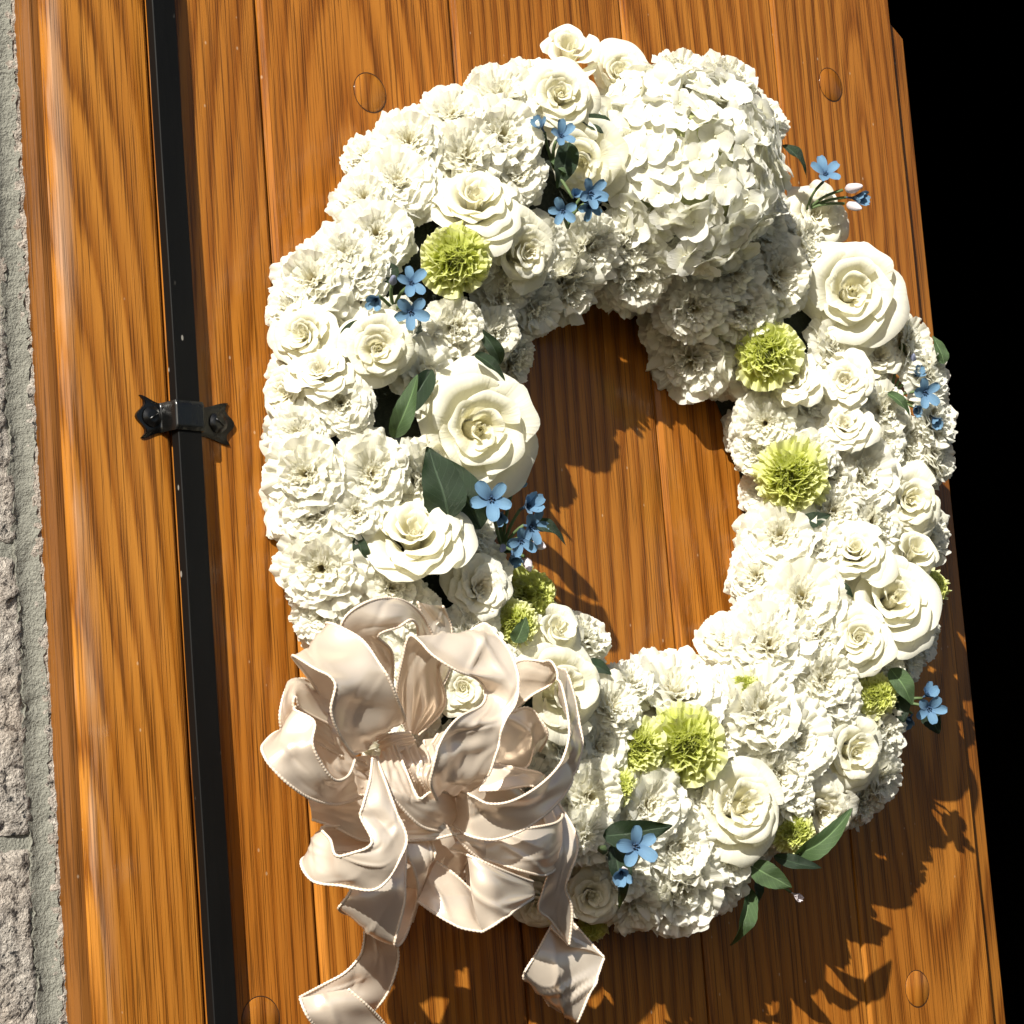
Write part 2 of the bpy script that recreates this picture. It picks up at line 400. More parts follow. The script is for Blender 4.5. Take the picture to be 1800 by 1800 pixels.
sm.raw(V, [(i, (i+1) % k, k+(i+1) % k, k+i) for i in range(k)]); seam = sm.build('glue_seam')
for i, (px, py) in enumerate(((650, 163), (1460, 149), (1612, 1738), (458, 1792))):
    p = at(px, py); o = obj('dowel_plug', plug, OAK, door, Matrix.Translation((p[0], 0, p[2]+.5)))
    o['seed'] = 2.3+i*1.7; o['tone'] = (.90, .86, 1.06, .92)[i]; o['ring_x'], o['ring_d'], o['ring_s'] = .013+.004*i, .004, .25
    obj('glue_seam', seam, GLUE, o)

# ------------------------------------------------------------------ black bolt rod and its keeper
bolt = empty('door_bolt', (XPR, 0, -.5), label='black painted iron bolt rod held to the door by a strap keeper', category='door bolt')
bi = Matrix.Translation((-XPR, 0, .5))
RH0, RH1 = .006, .013
ra, rb2 = at(268, 0, RH1)[0], at(308, 0, RH1)[0]
mb = MB(); ch = .0005
prof = [(ra, -RH0), (ra, -RH1+ch), (ra+ch, -RH1), (rb2-ch, -RH1), (rb2, -RH1+ch), (rb2, -RH0)]
zs = np.linspace(ZB, ZT, 60); n = len(prof)
V = [(x+.0002*math.sin(z*17), y+.00012*math.sin(z*41), z) for z in zs for x, y in prof]
mb.raw(V, [(j*n+i, j*n+(i+1) % n, (j+1)*n+(i+1) % n, (j+1)*n+i) for j in range(len(zs)-1) for i in range(n)])
obj('rod', mb.build('rod', False), IRON, bolt, bi)
pc = at(322, 735, .006); xm = (ra+rb2)/2; zc = pc[2]
hwl, hwr = xm-at(246, 708, .003)[0], at(407, 732, .003)[0]-xm
xs = np.concatenate([np.linspace(-hwl, 0, 41)[:-1], np.linspace(0, hwr, 41)]); vs = np.linspace(-1, 1, 17)
an = np.abs(xs)/np.where(xs < 0, hwl, hwr)
hr = (rb2-ra)/2+.0012
def keeper(off, thick):
    P = np.zeros((17, 81, 3))
    hgt = .0022+(RH1-.0002)*(1-smooth(hr, hr+.0035, np.abs(xs))); hz = .0088+.0040*smooth(.45, .95, an)
    for j, v_ in enumerate(vs):
        lob = -.0035*smooth(.84, 1, an)*(np.cos(v_*math.pi*1.5)*-.6+.15)   # scalloped fishtail ends
        P[j, :, 0] = xs+np.sign(xs)*lob*1.5
        P[j, :, 1] = -(hgt+off)+.0010*smooth(.75, 1, abs(v_))
        P[j, :, 2] = v_*hz
    return P
mb = MB(); top = keeper(0, 0); mb.grid(top, 81, 17)
bk = top.copy(); bk[:, :, 1] += .0022
for q, q2 in ((top[0], bk[0]), (top[-1], bk[-1])): mb.grid(np.stack([q2, q]), 81, 2)
for c in (0, -1): mb.grid(np.stack([bk[:, c], top[:, c]]), 17, 2)
tilt = Matrix.Rotation(math.radians(1.0), 4, 'Y')
kp = obj('strap_keeper', mb.build('strap_keeper'), GLOSS, bolt, bi @ Matrix.Translation((xm, 0, zc)) @ tilt)
for sx in (-1, 1):
    mb = MB(); na, nr = 24, 7; P = np.zeros((nr, na+1, 3))
    for j in range(nr):
        q = j/(nr-1); r = .0062*(1-q)+.0001; h = .0024*math.sin(q*math.pi/2)+(-.0007 if .55 < q else 0)
        for i in range(na+1):
            a = 2*math.pi*i/na; P[j, i] = (r*math.cos(a)*(1+.04*math.sin(3*a)), -h-.0022-.0008, r*math.sin(a))
    mb.grid(P, na+1, nr)
    v, f = box(-.0034, .0034, -.0054, -.0046, -.0005, .0005); mb.raw(v, f)
    obj('screw', mb.build('screw'), GLOSS, kp, Matrix.Translation((-hwl*.70 if sx < 0 else hwr*.74, 0, 0)) @ Matrix.Rotation(.6*sx, 4, 'Y'))

# ------------------------------------------------------------------ flower meshes (unit: head radius = 1, axis +Z)
def bend_path(e0, e1, L, nv, p=1.0):
    v = np.linspace(0, 1, nv); e = e0+(e1-e0)*v**p; ds = L/(nv-1)
    r = np.concatenate([[0], np.cumsum(np.cos((e[1:]+e[:-1])/2)*ds)]); z = np.concatenate([[0], np.cumsum(np.sin((e[1:]+e[:-1])/2)*ds)])
    return v, r, z, e
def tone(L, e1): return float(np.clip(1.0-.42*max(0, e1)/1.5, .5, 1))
def carnation_mesh(seed, whorls, ruffle=.30, serr=.035, teeth=13, nu=41, nv=9, wid=.62, rf=1.0):
    g = np.random.default_rng(seed); b = MB(); u = np.linspace(-1, 1, nu)
    for (n, e0, e1, L, zb) in whorls:
        for k in range(n):
            az = 2*math.pi*(k+g.uniform(-.25, .25))/n+g.uniform(0, 6)*(k == 0)*0+zb*7.3
            l = L*g.uniform(.86, 1.08); j = g.normal(0, .13)
            v, r, z, e = bend_path(e0+j, e1+j*1.5+g.normal(0, .24), l, nv, 1.3)
            W = l*wid*g.uniform(.85, 1.2)
            f1, f2, p1, p2 = g.uniform(.7, 1.5)*rf, g.uniform(1.8, 3.0)*rf, g.uniform(0, 6.28), g.uniform(0, 6.28)
            U, V = np.meshgrid(u, v)
            tooth = serr*(np.abs(((U*teeth/2+p1) % 1)-.5)*2-.5)*(1+.6*np.sin(U*5+p2))
            stretch = 1-.14*U**2-.16*U**8+tooth*1.3
            vv = np.clip(V*(1+(stretch-1)*smooth(.35, 1, V)), 0, 1.25)
            ri = np.interp(vv, v, r); zi = np.interp(vv, v, z); ei = np.interp(vv, v, e)
            over = np.maximum(vv-1, 0)*l; ri = ri+over*np.cos(ei); zi = zi+over*np.sin(ei)
            lat = W*(.12+.88*V**.85)*U
            ruf = ruffle*W*V**2.1*(.62*np.sin(U*f1*math.pi+p1)+.42*np.sin(U*f2*math.pi+p2)*V+.14*np.sin(U*9+p2*2)*V**3)
            cup = g.uniform(-.12, .34)*W*U**2*V
            nr, nz = -np.sin(ei), np.cos(ei)
            R = ri+.06+nr*(ruf+cup); Z = zi+zb+nz*(ruf+cup)
            # wrap the petal round the head a little
            th = az+lat*.35/np.maximum(R, .35); lat2 = lat*.75
            P = np.stack([R*np.cos(th)-lat2*np.sin(az), R*np.sin(th)+lat2*np.cos(az), Z], -1)
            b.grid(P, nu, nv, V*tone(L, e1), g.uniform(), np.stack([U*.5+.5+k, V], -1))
    return b.build('carnation')
D = math.radians
WH = [(9, D(55), D(-26), 1.06, .00), (9, D(58), D(-8), 1.0, .06), (8, D(60), D(4), .92, .13), (8, D(62), D(14), .82, .20), (7, D(64), D(24), .70, .28), (7, D(66), D(32), .58, .35), (6, D(70), D(42), .46, .42), (5, D(76), D(58), .36, .46)]
WO = [(9, D(48), D(-30), 1.08, .00), (8, D(54), D(-12), 1.0, .05), (8, D(58), D(0), .88, .11), (8, D(60), D(10), .74, .18), (7, D(64), D(20), .60, .25), (7, D(66), D(32), .48, .31), (6, D(70), D(44), .38, .36), (5, D(78), D(62), .30, .40)]
WG = [(8, D(55), D(-5), .98, .0), (8, D(66), D(20), .96, .06), (8, D(74), D(42), .92, .12), (8, D(80), D(60), .88, .16), (7, D(85), D(74), .84, .18), (6, D(90), D(88), .82, .2), (4, D(95), D(105), .8, .2)]
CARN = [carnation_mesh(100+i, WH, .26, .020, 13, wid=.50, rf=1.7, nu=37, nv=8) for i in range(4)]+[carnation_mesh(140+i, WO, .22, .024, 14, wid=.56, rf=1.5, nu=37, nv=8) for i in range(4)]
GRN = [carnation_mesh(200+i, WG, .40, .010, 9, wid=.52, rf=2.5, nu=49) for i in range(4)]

def rose_meshes(seed, N, H=.95, curl=1.0, spanin=1.35, spanout=.86, nout=7, ruf=.02, openc=.0, tight=.85):
    g = np.random.default_rng(seed); nu, nv = 21, 16; u = np.linspace(-1, 1, nu); v = 1-(1-np.linspace(0, 1, nv))**1.7; U, V = np.meshgrid(u, v)
    heart = MB(); outs = []; sgn = 1 if seed % 2 else -1
    for k in range(N):
        t = (k+.5)/N; az = k*2.39996+g.normal(0, .24)
        rr = (.05+.93*t**tight)*g.uniform(.92, 1.07); rb = .22*rr+.02
        hzz = H*(.92-.62*t**1.9+.10*math.sin(math.pi*t)-openc*(1-t)**3)*g.uniform(.93, 1.05)
        sp = (spanin*(1-t)**1.2+spanout*t)*g.uniform(.85, 1.15)
        tip = g.uniform(-.25, .25)
        vm = 1-.15*np.abs(U)**2.6+.045*np.exp(-((U-tip)/.16)**2)*(.3+t)+.012*np.sin(U*9+k)
        vv = V*(1+(vm-1)*smooth(.2, 1, V))
        pw = 1.7-1.15*t
        rho = rb+(rr-rb)*vv**pw
        z = hzz*np.sin(np.minimum(vv, 1)*math.pi/2)**(.75+.3*(1-t))
        lip = .86-(.07+.07*t)*np.clip(1-np.abs(U-tip)*1.1, 0, 1)+.015*np.sin(U*5+g.uniform(0, 6))
        s = np.clip((vv-lip)/(1-lip), 0, 1.2)
        cu = curl*(.06+.85*t**1.5)*g.uniform(.5, 1.5)
        rho = rho+.15*cu*s**1.12*(.40+t)
        z = z-(.075*s**1.6+.05*s**4)*cu*(.25+t)
        rho = rho*(1+.10*U*sgn)
        # soft creases and a lengthwise fold make each petal its own
        cr = g.uniform(-.7, .7)
        rho = rho+(.05+.05*t)*V*np.exp(-((U-cr)/.25)**2)*g.uniform(-1, 1)*rr
        z = z+ruf*V**2*(np.sin(U*6.0+g.uniform(0, 6))+.6*np.sin(U*10+g.uniform(0, 6)))
        rho = rho+ruf*.7*V**2*np.sin(U*7+g.uniform(0, 6))
        wv = .42+.58*np.sin(np.minimum(V*1.25, 1)*math.pi/2)
        th = az+U*sp*wv
        ox, oy = g.normal(0, .045, 2)*(1-.4*t); tx = g.normal(0, .10)
        X = rho*np.cos(th)+ox*V; Y = rho*np.sin(th)+oy*V
        Z = z-.12+tx*(X*math.cos(az)+Y*math.sin(az))
        P = np.stack([X, Y, Z], -1)
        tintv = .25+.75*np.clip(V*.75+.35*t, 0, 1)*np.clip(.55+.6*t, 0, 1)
        uv = np.stack([U*.5+.5, V], -1)
        if k >= N-nout:
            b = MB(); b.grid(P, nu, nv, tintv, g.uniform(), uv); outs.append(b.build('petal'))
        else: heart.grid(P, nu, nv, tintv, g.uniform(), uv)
    q = np.linspace(0, 1, 14); a = np.linspace(0, 2*math.pi*1.9, 33); A, Q = np.meshgrid(a, q)
    rr = (.105+.014*A/6.28)*(1-.80*Q**3)+.05*Q*(1-Q)+.012*np.sin(A*2.5+Q*3); tp = H*(.80-openc)-.12+.03*np.sin(A*1.3+seed)
    heart.grid(np.stack([rr*np.cos(A), rr*np.sin(A), (tp)*Q], -1), 33, 14, .2+.4*Q, .5, np.stack([A*.3, Q], -1))
    return heart.build('rose'), outs
ROSES = {'big': [rose_meshes(300+i, 18, 1.0, .8, 1.25, 1.0, 7, .018) for i in range(3)],
         'mid': [rose_meshes(320+i, 24, .92, .9, 1.25, .86, 7, .018) for i in range(3)],
         'spray': [rose_meshes(340+i, 34, .78, .7, 1.0, .66, 6, .022, .25, .8) for i in range(4)],
         'bud': [rose_meshes(360+i, 12, 1.5, .8, 1.3, 1.05, 5, .015, 0, .7) for i in range(2)]}
def floret_mesh(seed):
    g = np.random.default_rng(seed); b = MB(); nu, nv = 9, 7; u = np.linspace(-1, 1, nu); v = np.linspace(0, 1, nv); U, V = np.meshgrid(u, v)
    for k in range(4):
        az = k*math.pi/2+g.normal(0, .12); L = g.uniform(.9, 1.08); W = L*g.uniform(.46, .58)
        lat = W*U*np.sin(np.clip(V*.93+.07, 0, 1)**.75*math.pi*.80)**.8*1.05
        al = L*V*(1-.10*U**2*V)
        el = g.uniform(.25, .75); z = .04+al*math.sin(el)*(1-.75*V*g.uniform(.5, 1.3))+.20*W*U**2*V-.06*np.sin(V*3)*g.uniform(0, 1)+(k % 2)*.03*V
        z += .035*np.sin(U*3+V*4+g.uniform(0, 6))*V
        P = np.stack([al*math.cos(az)-lat*math.sin(az), al*math.sin(az)+lat*math.cos(az), z], -1)
        b.grid(P, nu, nv, V, g.uniform(), np.stack([U*.5+.5, V], -1))
    q = np.linspace(0, math.pi, 5); a = np.linspace(0, 2*math.pi, 9); A, Q = np.meshgrid(a, q)
    b.grid(np.stack([.08*np.sin(Q)*np.cos(A), .08*np.sin(Q)*np.sin(A), .09+.08*np.cos(Q)], -1), 9, 5)
    return b.build('floret')
FLORET = [floret_mesh(400+i) for i in range(5)]
def star_mesh(seed, opening):
    g = np.random.default_rng(seed); b = MB(); nu, nv = 7, 9; u = np.linspace(-1, 1, nu); v = np.linspace(0, 1, nv); U, V = np.meshgrid(u, v)
    for k in range(5):
        az = 2*math.pi*k/5+g.normal(0, .09); L = g.uniform(.92, 1.06); W = L*g.uniform(.22, .27)
        op = opening+g.normal(0, .13)
        _, r, z, e = bend_path(math.pi/2*.85, op, L, nv, .45)
        lat = W*U*(.42+.58*np.sin(np.clip(V, 0, 1)**1.3*math.pi*.86)**.9)*np.where(V > .97, .75, 1)
        R = np.interp(V, v, r)*(1-.03*U**2*V); Z = np.interp(V, v, z)+.10*W*(1-U**2)*-1+.22*W*U**2
        P = np.stack([R*math.cos(az)-lat*math.sin(az), R*math.sin(az)+lat*math.cos(az), Z-.08], -1)
        b.grid(P, nu, nv, .15+.85*V, g.uniform(), np.stack([U*.5+.5, V], -1))
    for k in range(5):                                  # small crown at the heart
        a = 2*math.pi*(k+.5)/5; b.tube([(.06*math.cos(a), .06*math.sin(a), .02), (.11*math.cos(a), .11*math.sin(a), .22)], [.05, .03], 5, .1)
    b.tube([(0, 0, -.55), (0, 0, .05)], [.05, .08], 6, .2)
    return b.build('star_flower')
STAR = [star_mesh(500, .12), star_mesh(501, .25), star_mesh(502, .0), star_mesh(503, .9), star_mesh(504, 1.15)]
def bud_mesh():
    b = MB(); q = np.linspace(0, math.pi, 9); a = np.linspace(0, 2*math.pi, 11); A, Q = np.meshgrid(a, q)
    r = .28*np.sin(Q)**.9*(1-.35*np.cos(Q))*(1+.12*np.cos(A*5+Q*2)); b.grid(np.stack([r*np.cos(A), r*np.sin(A), .5-.62*np.cos(Q)*-1], -1), 11, 9, (Q/math.pi)*0+.5*(1+np.cos(Q)))
    return b.build('bud')
BUD = bud_mesh()
def leaf_mesh(seed, wid=.26, fold=.25, arch=.5, serr=.0, twist=.2):
    g = np.random.default_rng(seed); b = MB(); nu, nv = 13, 22; u = np.linspace(-1, 1, nu); v = np.linspace(0, 1, nv); U, V = np.meshgrid(u, v)
    w = wid*np.sin(np.clip(V, 0, 1)**.8*math.pi)**.75*(1-.25*V)*1.15+.012
    w = w*(1+serr*np.abs(((V*7) % 1)-.5))
    tw = twist*V; lat = w*U
    z0 = arch*.35*np.sin(V*math.pi*.9)-arch*.25*V**2
    zz = fold*np.abs(lat)*1.2+.02*np.sin(V*9+U*2+seed)+.025*np.sin(V*14+seed)*U
    P = np.stack([lat*np.cos(tw)-zz*np.sin(tw), V, z0+lat*np.sin(tw)+zz*np.cos(tw)], -1)
    b.grid(P, nu, nv, V, 0, np.stack([U, V], -1))
    return b.build('leaf')
LEAVES = [leaf_mesh(600, .30, .3, .5), leaf_mesh(601, .24, .5, .8, .1, .6), leaf_mesh(602, .34, .15, .3, .12, -.4), leaf_mesh(603, .20, .4, 1.0, 0, .9)]

# ------------------------------------------------------------------ the wreath
CX, CZ, RC, RA, RH = .074, .014, .206, .088, .080
wreath = empty('floral_wreath', (CX, 0, CZ), label='round wreath of white roses, carnations and hydrangea hung on the oak door', category='wreath')
WI = Matrix.Translation((-CX, 0, -CZ))
def skinF(p):
    rho = np.hypot(p[..., 0]-CX, p[..., 2]-CZ)
    return np.abs((rho-RC)/RA)**2.4+np.abs(p[..., 1]/RH)**2.4*np.sign(-p[..., 1])-1
def skin(px, py):
    d = ray(px, py); ts = np.linspace(1.2, 2.3, 1400); P = CAM+ts[:, None]*d; F = skinF(P)
    ok = P[:, 1] < -.012; F = np.where(ok, F, 9)
    i = np.where(F < 0)[0]; i = i[0] if len(i) else int(np.argmin(F))
    p = P[i]; return p, skin_n(p)
def skin_n(p):
    e = 1e-4; n = np.array([skinF(p+np.eye(3)[k]*e)-skinF(p-np.eye(3)[k]*e) for k in range(3)]); return n/np.linalg.norm(n)
TOCAM = -CF
placed = []
def spot(px, py, d, face, lift, sink):
    p, n = skin(px, py); s = d/2*pxm(p)
    tc = CAM-p; tc /= np.linalg.norm(tc)
    if face is None: m = .72*n+.30*tc
    else: m = tc+face[0]*CR+face[1]*CU
    m = m/np.linalg.norm(m)
    q = p+tc*lift                     # lift towards the viewer keeps the pixel
    placed.append((q, s)); return q-m*s*sink, m, s
def put(name, me, mat, px, py, d, face=None, lift=0.0, sink=.55, spin=None):
    p, m, s = spot(px, py, d, face, lift, sink)
    return obj(name, me, mat, wreath, WI @ frame(p, m, random.uniform(0, 6.28) if spin is None else spin, s))
def put_rose(px, py, d, kind, face=None, lift=.004, mat=None, sink=.45, spin=None):
    h, outs = random.choice(ROSES[kind]); mt = mat or (IVORY if kind == 'spray' else CREAM)
    r = put('rose', h, mt, px, py, d, face, lift, sink, spin)
    for o in outs: obj('petal', o, mt, r)
    return r
# dark base the stems are pushed into
nA, nB = 64, 16; P = np.zeros((nB, nA+1, 3))
for j in range(nB):
    q = math.pi*j/(nB-1)
    for i in range(nA+1):
        a = 2*math.pi*i/nA; rr = RC+RA*.68*math.cos(q); P[j, i] = (rr*math.cos(a), -.002-RH*.66*math.sin(q), rr*math.sin(a))
mb = MB(); mb.grid(P, nA+1, nB); obj('wreath_base', mb.build('wreath_base'), MOSS, wreath)

roses = [ # px, py, diameter px, kind, facing (right, up) relative to the viewer, lift
 (1000, 100, 112, 'bud', (.05, .75), .012), (985, 168, 150, 'mid', (.1, .25), .012), (1088, 132, 125, 'mid', (.25, .35), .006),
 (835, 352, 175, 'mid', (.1, .75), .012), (922, 446, 150, 'mid', (.75, .05), .016), (535, 588, 128, 'mid', (-.35, .25), .004),
 (665, 612, 142, 'mid', (.05, .0), .012), (562, 645, 122, 'spray', (-.1, .8), .010), (496, 692, 104, 'spray', (-.7, .1), .0),
 (838, 755, 250, 'big', (.25, .0), .020), (728, 940, 190, 'mid', (.05, .7), .012), (848, 1035, 130, 'spray', (.4, .1), .006),
 (985, 1215, 215, 'big', (.55, .0), .014), (1300, 1420, 195, 'big', (.45, .05), .014), (1500, 1322, 142, 'mid', (.55, -.1), .006),
 (1445, 1432, 135, 'spray', (.3, -.5), .004), (1568, 1055, 180, 'big', (.3, .25), .012), (1508, 1122, 132, 'mid', (.1, .1), .012),
 (1505, 968, 128, 'mid', (.05, .5), .010), (1598, 880, 132, 'mid', (.35, .05), .010), (1602, 975, 95, 'bud', (.3, .4), .004),
 (1495, 515, 205, 'big', (.15, .15), .018), (1393, 665, 112, 'spray', (-.15, .25), .010), (1486, 668, 108, 'spray', (.0, .2), .012),
 (1485, 742, 112, 'spray', (.1, .5), .008), (1545, 622, 92, 'spray', (.4, .45), .006), (1440, 375, 130, 'spray', (.5, .3), .0),
 (1040, 1575, 120, 'mid', (.2, -.2), .0), (945, 1590, 110, 'mid', (-.1, -.5), -.01), (1022, 285, 150, 'big', (-.2, -.2), -.004),
 (815, 1210, 110, 'mid', (.0, .1), -.004), (970, 1120, 110, 'bud', (.6, .6), .006)]
for (px, py, d, kd, fc, lf) in roses: put_rose(px, py, d, kd, fc, lf)
greens = [(800, 456, 146, (.15, .15), .012), (1345, 615, 150, (-.2, .3), .008), (1388, 838, 150, (-.1, .0), .014), (1205, 1308, 165, (.0, .15), .010),
 (1118, 1312, 120, (-.3, .1), .0), (935, 1045, 125, (.6, .0), .0), (905, 1095, 100, (.2, .2), .0), (1640, 1032, 84, (.7, .2), .004), (1542, 1222, 95, (.3, .1), .002),
 (1305, 1205, 66, (.0, .2), .004), (1397, 1462, 92, (.1, .0), .002), (1085, 1382, 80, (-.1, .3), .0), (975, 1605, 80, (.0, -.6), -.004), (1040, 1630, 80, (.2, -.6), -.004)]
for (px, py, d, fc, lf) in greens: put('green_carnation', random.choice(GRN), GREEN, px, py, d, fc, lf, .62)
carns = [ # px, py, d
 (1150, 150, 130), (1130, 195, 120), (1205, 122, 125), (1285, 130, 125), (1345, 190, 120), (1100, 260, 110),
 (880, 165, 150), (795, 195, 140), (718, 245, 160), (885, 235, 170), (700, 312, 165), (640, 345, 130), (662, 408, 150), (915, 300, 130), (645, 270, 110), (820, 270, 150), (930, 130, 110),
 (545, 488, 160), (605, 445, 130), (505, 535, 100), (640, 470, 120), (805, 572, 118), (880, 585, 105), (912, 640, 110), (700, 560, 90),
 (600, 706, 128), (520, 760, 120), (535, 832, 165), (655, 830, 160), (562, 1000, 180), (545, 905, 120), (690, 1035, 120), (565, 1085, 120), (730, 1075, 110), (625, 900, 110),
 (1040, 440, 150), (1000, 512, 160), (950, 545, 130), (1120, 490, 160), (1110, 425, 140), (1205, 462, 130), (1222, 545, 155), (1215, 640, 165), (1265, 425, 130), (1345, 405, 120), (1290, 480, 130), (1180, 590, 120),
 (1372, 482, 160), (1310, 545, 130), (1610, 600, 130), (1640, 655, 130), (1650, 735, 120), (1655, 800, 110), (1345, 745, 130), (1330, 795, 100), (1525, 832, 165), (1600, 775, 130), (1640, 940, 120),
 (1370, 940, 165), (1328, 1010, 120), (1440, 955, 110), (1412, 1045, 185), (1345, 1080, 120), (1352, 1130, 180), (1278, 1115, 120), (1452, 1195, 155), (1440, 1115, 120), (1630, 1120, 120), (1600, 1165, 100), (1560, 1180, 90),
 (1190, 1200, 210), (1110, 1195, 110), (1340, 1248, 175), (1405, 1300, 180), (1370, 1360, 150), (1555, 1290, 120), (1560, 1375, 110), (1080, 1240, 140), (1030, 1110, 120), (1060, 1310, 140), (1040, 1400, 165), (1030, 1470, 120),
 (1150, 1415, 170), (1195, 1490, 170), (1200, 1570, 190), (1120, 1600, 130), (1265, 1565, 130), (1100, 1540, 110), (1480, 1230, 110), (1250, 1400, 110), (1520, 1420, 100), (1290, 1510, 120), (1400, 1400, 100), (1560, 720, 110), (1560, 780, 100), (1430, 800, 100)]
for i, (px, py, d) in enumerate(carns):
    put('carnation', CARN[(i*5+i//3) % len(CARN)], WHITE, px, py, d, None, RNG.uniform(-.003, .008), .62)
# hydrangea head at the upper right
hp, hn = skin(1214, 272); tc = CAM-hp; tc /= np.linalg.norm(tc)
hcen = hp+tc*.024; hs = 190*pxm(hp)
hax = (.55*hn+.55*tc+.25*CU); hax /= np.linalg.norm(hax)
HC = hcen-hax*hs*.35
HF = frame(HC, hax, 0, 1.0)
mb = MB(); q = np.linspace(0, math.pi, 9); a = np.linspace(0, 2*math.pi, 17); A, Q = np.meshgrid(a, q)
mb.grid(np.stack([np.sin(Q)*np.cos(A), np.sin(Q)*np.sin(A), np.cos(Q)*.8], -1)*hs*.62, 17, 9, A*0+.2)
hyd = obj('hydrangea_head', mb.build('hydrangea_head'), plain('hydrangea stalks', (.42, .45, .22), .8, nscale=300, bump=.002), wreath, WI @ HF)
placed.append((hcen, hs)); NF = 250
for k in range(NF):
    zc_ = 1-(k+.5)/NF*1.34; rr = math.sqrt(max(0, 1-zc_*zc_)); a = k*2.39996+random.uniform(-.12, .12)
    n = np.array([rr*math.cos(a), rr*math.sin(a), zc_]); p = n*np.array([1.0, 1.0, .80])*hs*random.uniform(.86, 1.0)
    nn = n+np.array([random.gauss(0, .34) for _ in range(3)])
    obj('floret', random.choice(FLORET), HYD, hyd, frame(p, nn, random.uniform(0, 6.28), hs*random.uniform(.13, .185)))
# fill what is still open, round the sides too, so the ring is whole from any side
fills = 0
for ps in (90, 60, 120, 35, 145, 12, 168):
    for k in range(40):
        a = 2*math.pi*(k+.37*ps)/40; q = math.radians(ps)
        rho = RC+RA*.80*math.copysign(abs(math.cos(q))**.83, math.cos(q)); h = RH*.93*math.sin(q)**.83+.006
        p = np.array([CX+rho*math.cos(a), -h, CZ+rho*math.sin(a)]); s = random.uniform(.021, .027)
        if min(np.linalg.norm(p-c)-sc*.55 for c, sc in placed) < .010: continue
        n = skin_n(p); placed.append((p, s)); fills += 1
        obj('carnation', random.choice(CARN), WHITE, wreath, WI @ frame(p-n*s*.8, n, random.uniform(0, 6.28), s))
print('fill carnations', fills)
# leaves: base pixel, tip pixel, lifts, mesh, tone, roll towards viewer
leaves = [(790, 915, 752, 785, .022, .026, 2, 0, 1.5), (845, 930, 770, 800, .016, .022, 0, 0, 1.3), (880, 640, 838, 572, .02, .028, 1, 0, 1.1), (835, 622, 888, 668, .024, .028, 1, 0, 1.1), (690, 770, 735, 660, .012, .020, 1, 1, 1.1), (760, 650, 690, 745, .008, .012, 0, 0, 1.0),
 (930, 915, 997, 958, .014, .012, 3, 0, 1.4), (1075, 225, 1015, 207, .018, .024, 2, 0, 1.3), (1000, 250, 980, 330, .010, .012, 0, 0, 1.5), (1010, 300, 965, 280, .010, .012, 2, 1, 1.2),
 (1060, 1470, 1182, 1452, .018, .024, 2, 0, 1.0), (1075, 1480, 1090, 1600, .004, .006, 3, 0, 1.4), (1395, 1505, 1500, 1425, .010, .020, 1, 1, .9), (1440, 1490, 1375, 1510, .006, .016, 3, 1, .9),
 (1318, 1520, 1392, 1560, .010, .016, 2, 1, 1.3), (1360, 1505, 1445, 1527, .004, .008, 3, 0, 1.2), (1318, 1560, 1286, 1664, .006, .012, 1, 1, 1.1), (1330, 1540, 1325, 1600, .0, .004, 3, 0, 1.3),
 (1565, 1175, 1605, 1238, .012, .018, 0, 1, 1.5), (1620, 1240, 1652, 1290, .002, .004, 2, 0, 1.4), (1560, 1190, 1590, 1270, .0, .004, 2, 0, 1.5), (1375, 255, 1420, 310, .004, .006, 3, 0, 1.3),
 (905, 1130, 925, 1085, .014, .018, 2, 1, 1.6), (1030, 1165, 1075, 1185, .006, .010, 0, 0, 1.5), (600, 600, 650, 560, .0, .002, 0, 0, 1.4), (640, 990, 625, 930, -.002, .0, 0, 0, 1.3), (700, 470, 650, 500, .0, .002, 2, 0, 1.5),
 (1130, 1475, 1080, 1520, .002, .006, 0, 0, 1.2), (1660, 640, 1640, 590, .004, .006, 2, 1, 1.2), (1560, 690, 1600, 730, .012, .016, 1, 1, 1.2), (1470, 1020, 1500, 1050, .0, .0, 0, 0, 1.0), (1400, 925, 1460, 905, .002, .004, 0, 0, 1.3)]
for (bx, by, tx, ty, l0, l1, mi, tn, wd) in leaves:
    p0, n0 = skin(bx, by); p1, _ = skin(tx, ty)
    t0 = (CAM-p0)/np.linalg.norm(CAM-p0); p0 = p0+t0*l0
    d = ray(tx, ty); want = (p0-CAM) @ CF + (l0-l1)*.6
    p1 = CAM+d*(want/(d @ CF))
    y = p1-p0; L = np.linalg.norm(y); y /= L; z = t0*.9+n0*.35; z -= y*(z @ y); z /= np.linalg.norm(z); x = np.cross(y, z)
    M = Matrix.Identity(4)
    for i in range(3): M[i][0], M[i][1], M[i][2], M[i][3] = x[i]*L*wd*.55, y[i]*L, z[i]*L, p0[i]
    obj('leaf', LEAVES[mi], LEAFL if tn else LEAF, wreath, WI @ M)
